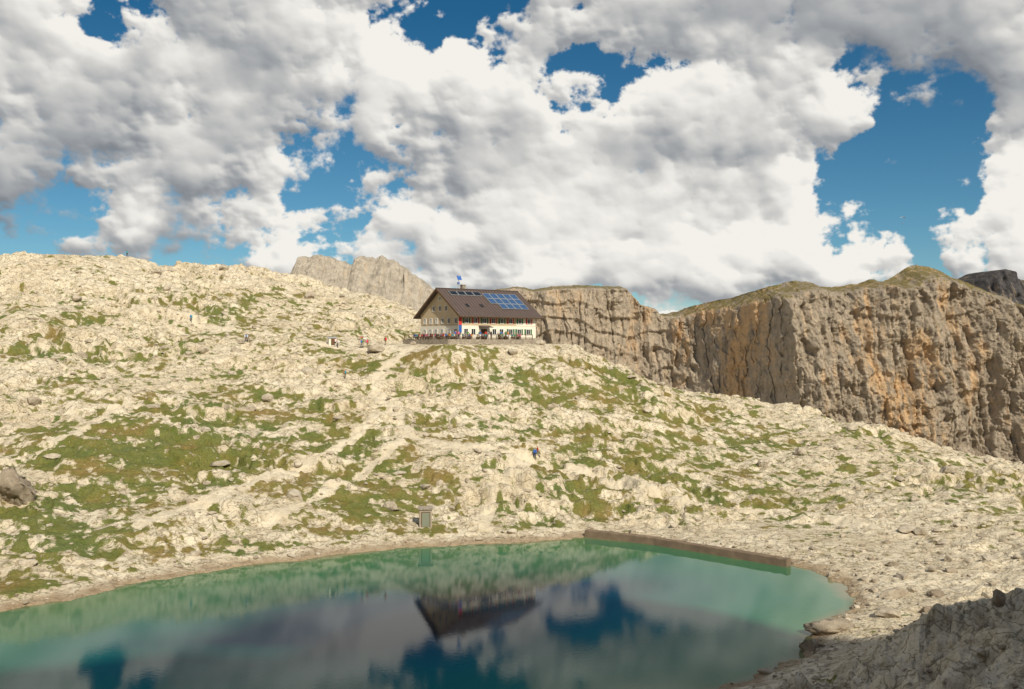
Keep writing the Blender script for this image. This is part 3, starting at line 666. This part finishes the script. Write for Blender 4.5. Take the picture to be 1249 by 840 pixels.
def gs(Gd,gx,gy):
    h,w=Gd.shape
    def mir(i,nn): i=np.mod(i,2*nn);return np.where(i>=nn,2*nn-1-i,i)
    x0=np.floor(gx);y0=np.floor(gy);fx=gx-x0;fy=gy-y0;fx=fx*fx*(3-2*fx);fy=fy*fy*(3-2*fy)
    x0=x0.astype(int);y0=y0.astype(int)
    y0=np.minimum(y0,h-2)
    a=Gd[mir(y0,h),mir(x0,w)];b=Gd[mir(y0,h),mir(x0+1,w)];c=Gd[mir(y0+1,h),mir(x0,w)];d=Gd[mir(y0+1,h),mir(x0+1,w)]
    return (a*(1-fx)+b*fx)*(1-fy)+(c*(1-fx)+d*fx)*fy
w1=fbm(az/3.2,el/2.6,5,seed=700);w2=fbm(az/3.2+40,el/2.6,5,seed=710)
gxx=PX/50-.5+.80*w1;gyy=PY/50-.5+.65*w2
CV=gs(cov,gxx,gyy);BR=gs(bri,gxx+.2,gyy)
wf1=fbm(az/1.1,el/1.1,3,seed=730);wf2=fbm(az/1.1+9,el/1.1,3,seed=731)
ax=az+0.35*w1+.12*wf1;ay=el+0.30*w2+.12*wf2
def bil(s,sd,sy=.85):
    f,_,_=worley(ax/s,ay/(s*sy),seed=sd);return np.sqrt(np.clip(1-f*f*1.25,0,1))
b0=bil(4.6,800);b1=bil(2.3,801);b2=bil(1.15,802);b3=bil(.58,803);b4=bil(.30,804,1.)
fb=fbm(az/2.4,el/1.8,8,seed=740,gain=.60)
crisp=sstep(-.45,.25,.7*fbm(az/6,el/4,2,seed=760)+(BR-.66)*2)
bb=.36*(b0-.6)+.42*(b1-.6)+.32*(b2-.6)+(.12+.14*crisp)*(b3-.6)+(.03+.08*crisp)*(b4-.6)+.85*fb
Dn=(CV-.60)*2.2+bb*1.4
AL=sstep(-.15,.34+.55*(1-crisp),Dn)
AL=AL*(1-.8*sstep(30,50,el))
def blur(a,r):
    for ax_ in(0,1):
        c=np.cumsum(np.concatenate([np.repeat(np.take(a,[0],ax_),r+1,ax_),a,np.repeat(np.take(a,[-1],ax_),r,ax_)],ax_),ax_,dtype=np.float64)
        nn=a.shape[ax_];a=((np.take(c,range(2*r+1,2*r+1+nn),ax_)-np.take(c,range(0,nn),ax_))/(2*r+1)).astype(np.float32)
    return a
Hh=1.4*b0+1.15*b1+.62*b2+(.10+.20*crisp)*b3+(.01+.08*crisp)*b4+.35*fb+1.3*np.clip(Dn,0,1.0)
lam=0
for r_,w_,k_ in ((1,.18,.45),(4,.32,.8),(11,.40,1.2),(28,.36,2.0)):
    hb=blur(blur(Hh,r_),r_);gy_,gx_=np.gradient(hb);gy_*=24;gx_*=24
    lam=lam+w_*np.tanh((-.40*gx_-.80*gy_)*k_)
Db=blur(np.clip(Dn,0,1),26);up=np.roll(Db,-36,0);under=np.clip(up-Db,-.5,.5)
SH=.52+(BR-.66)*1.4+(.24+.28*crisp)*lam-.24*under+.13*fbm(az/7,el/5,3,seed=770)+.05*fb+.06*crisp
SH=np.clip(SH,0,1)
SH=np.where(SH>.8,.8+(SH-.8)*.7,SH)
img=bpy.data.images.new('cloud_cover',IW,IH,alpha=False,float_buffer=False)
img.colorspace_settings.name='Non-Color'
pxl=np.ones((IH,IW,4),np.float32);pxl[...,0]=SH;pxl[...,1]=AL
img.pixels.foreach_set(pxl.ravel());img.update()
try: img.pack()
except Exception as e_: print(e_)
wd=bpy.data.worlds.new('World');scene.world=wd;wd.use_nodes=True;nt=wd.node_tree;nt.nodes.clear()
sky=N(nt,'ShaderNodeTexSky',sky_type='NISHITA');sky.sun_disc=False
sky.sun_elevation=math.asin(SUN[2]);sky.sun_rotation=math.atan2(SUN[0],SUN[1]);sky.altitude=2500;sky.air_density=1.0;sky.dust_density=0.3;sky.ozone_density=2.0
gen=N(nt,'ShaderNodeTexCoord').outputs['Generated']
sx=N(nt,'ShaderNodeSeparateXYZ');nt.links.new(gen,sx.inputs[0])
azn=mth(nt,'ARCTAN2',sx.outputs[0],sx.outputs[1]);eln=mth(nt,'ARCSINE',sx.outputs[2])
u=mth(nt,'MULTIPLY_ADD',azn,1/math.radians(120),.5);v=mth(nt,'MULTIPLY_ADD',eln,1/math.radians(60),.1)
cb=N(nt,'ShaderNodeCombineXYZ');nt.links.new(u,cb.inputs[0]);nt.links.new(v,cb.inputs[1])
ti=N(nt,'ShaderNodeTexImage',extension='MIRROR');ti.image=img;nt.links.new(cb.outputs[0],ti.inputs[0])
sp_=N(nt,'ShaderNodeSeparateColor');nt.links.new(ti.outputs[0],sp_.inputs[0])
tint=ramp(nt,eln,[(0.0,(0.80,0.98,0.92)),(0.12,(0.52,0.90,0.93)),(0.32,(0.20,0.72,0.88))])
blue=mixc(nt,1.0,sky.outputs[0],tint,'MULTIPLY')
bg1=N(nt,'ShaderNodeBackground');nt.links.new(blue,bg1.inputs[0]);bg1.inputs[1].default_value=0.07
cc=ramp(nt,sp_.outputs[0],[(0.0,(0.22,0.24,0.27)),(0.3,(0.37,0.385,0.40)),(0.6,(0.60,0.595,0.58)),(1.0,(0.95,0.925,0.865))])
bg2=N(nt,'ShaderNodeBackground');nt.links.new(cc,bg2.inputs[0]);bg2.inputs[1].default_value=1.0
mx=N(nt,'ShaderNodeMixShader');nt.links.new(sp_.outputs[1],mx.inputs[0]);nt.links.new(bg1.outputs[0],mx.inputs[1]);nt.links.new(bg2.outputs[0],mx.inputs[2])
ow=N(nt,'ShaderNodeOutputWorld');nt.links.new(mx.outputs[0],ow.inputs[0])

sl_=bpy.data.lights.new('sun','SUN');sl_.energy=5.0;sl_.angle=math.radians(.5);sl_.color=(1.0,.91,.74)
so=bpy.data.objects.new('sun',sl_);scene.collection.objects.link(so);so.rotation_euler=Vector(SUN).to_track_quat('Z','Y').to_euler()
cam=bpy.data.cameras.new('camera');cam.lens=F/1249*36;cam.sensor_width=36;cam.clip_end=20000;cam.clip_start=.5
co=bpy.data.objects.new('camera',cam);scene.collection.objects.link(co);co.location=(0,0,CAMZ);co.rotation_euler=(math.radians(90),0,0);scene.camera=co
scene.view_settings.view_transform='Standard';scene.view_settings.look='None';scene.view_settings.exposure=0
print('done',time.time()-T0)
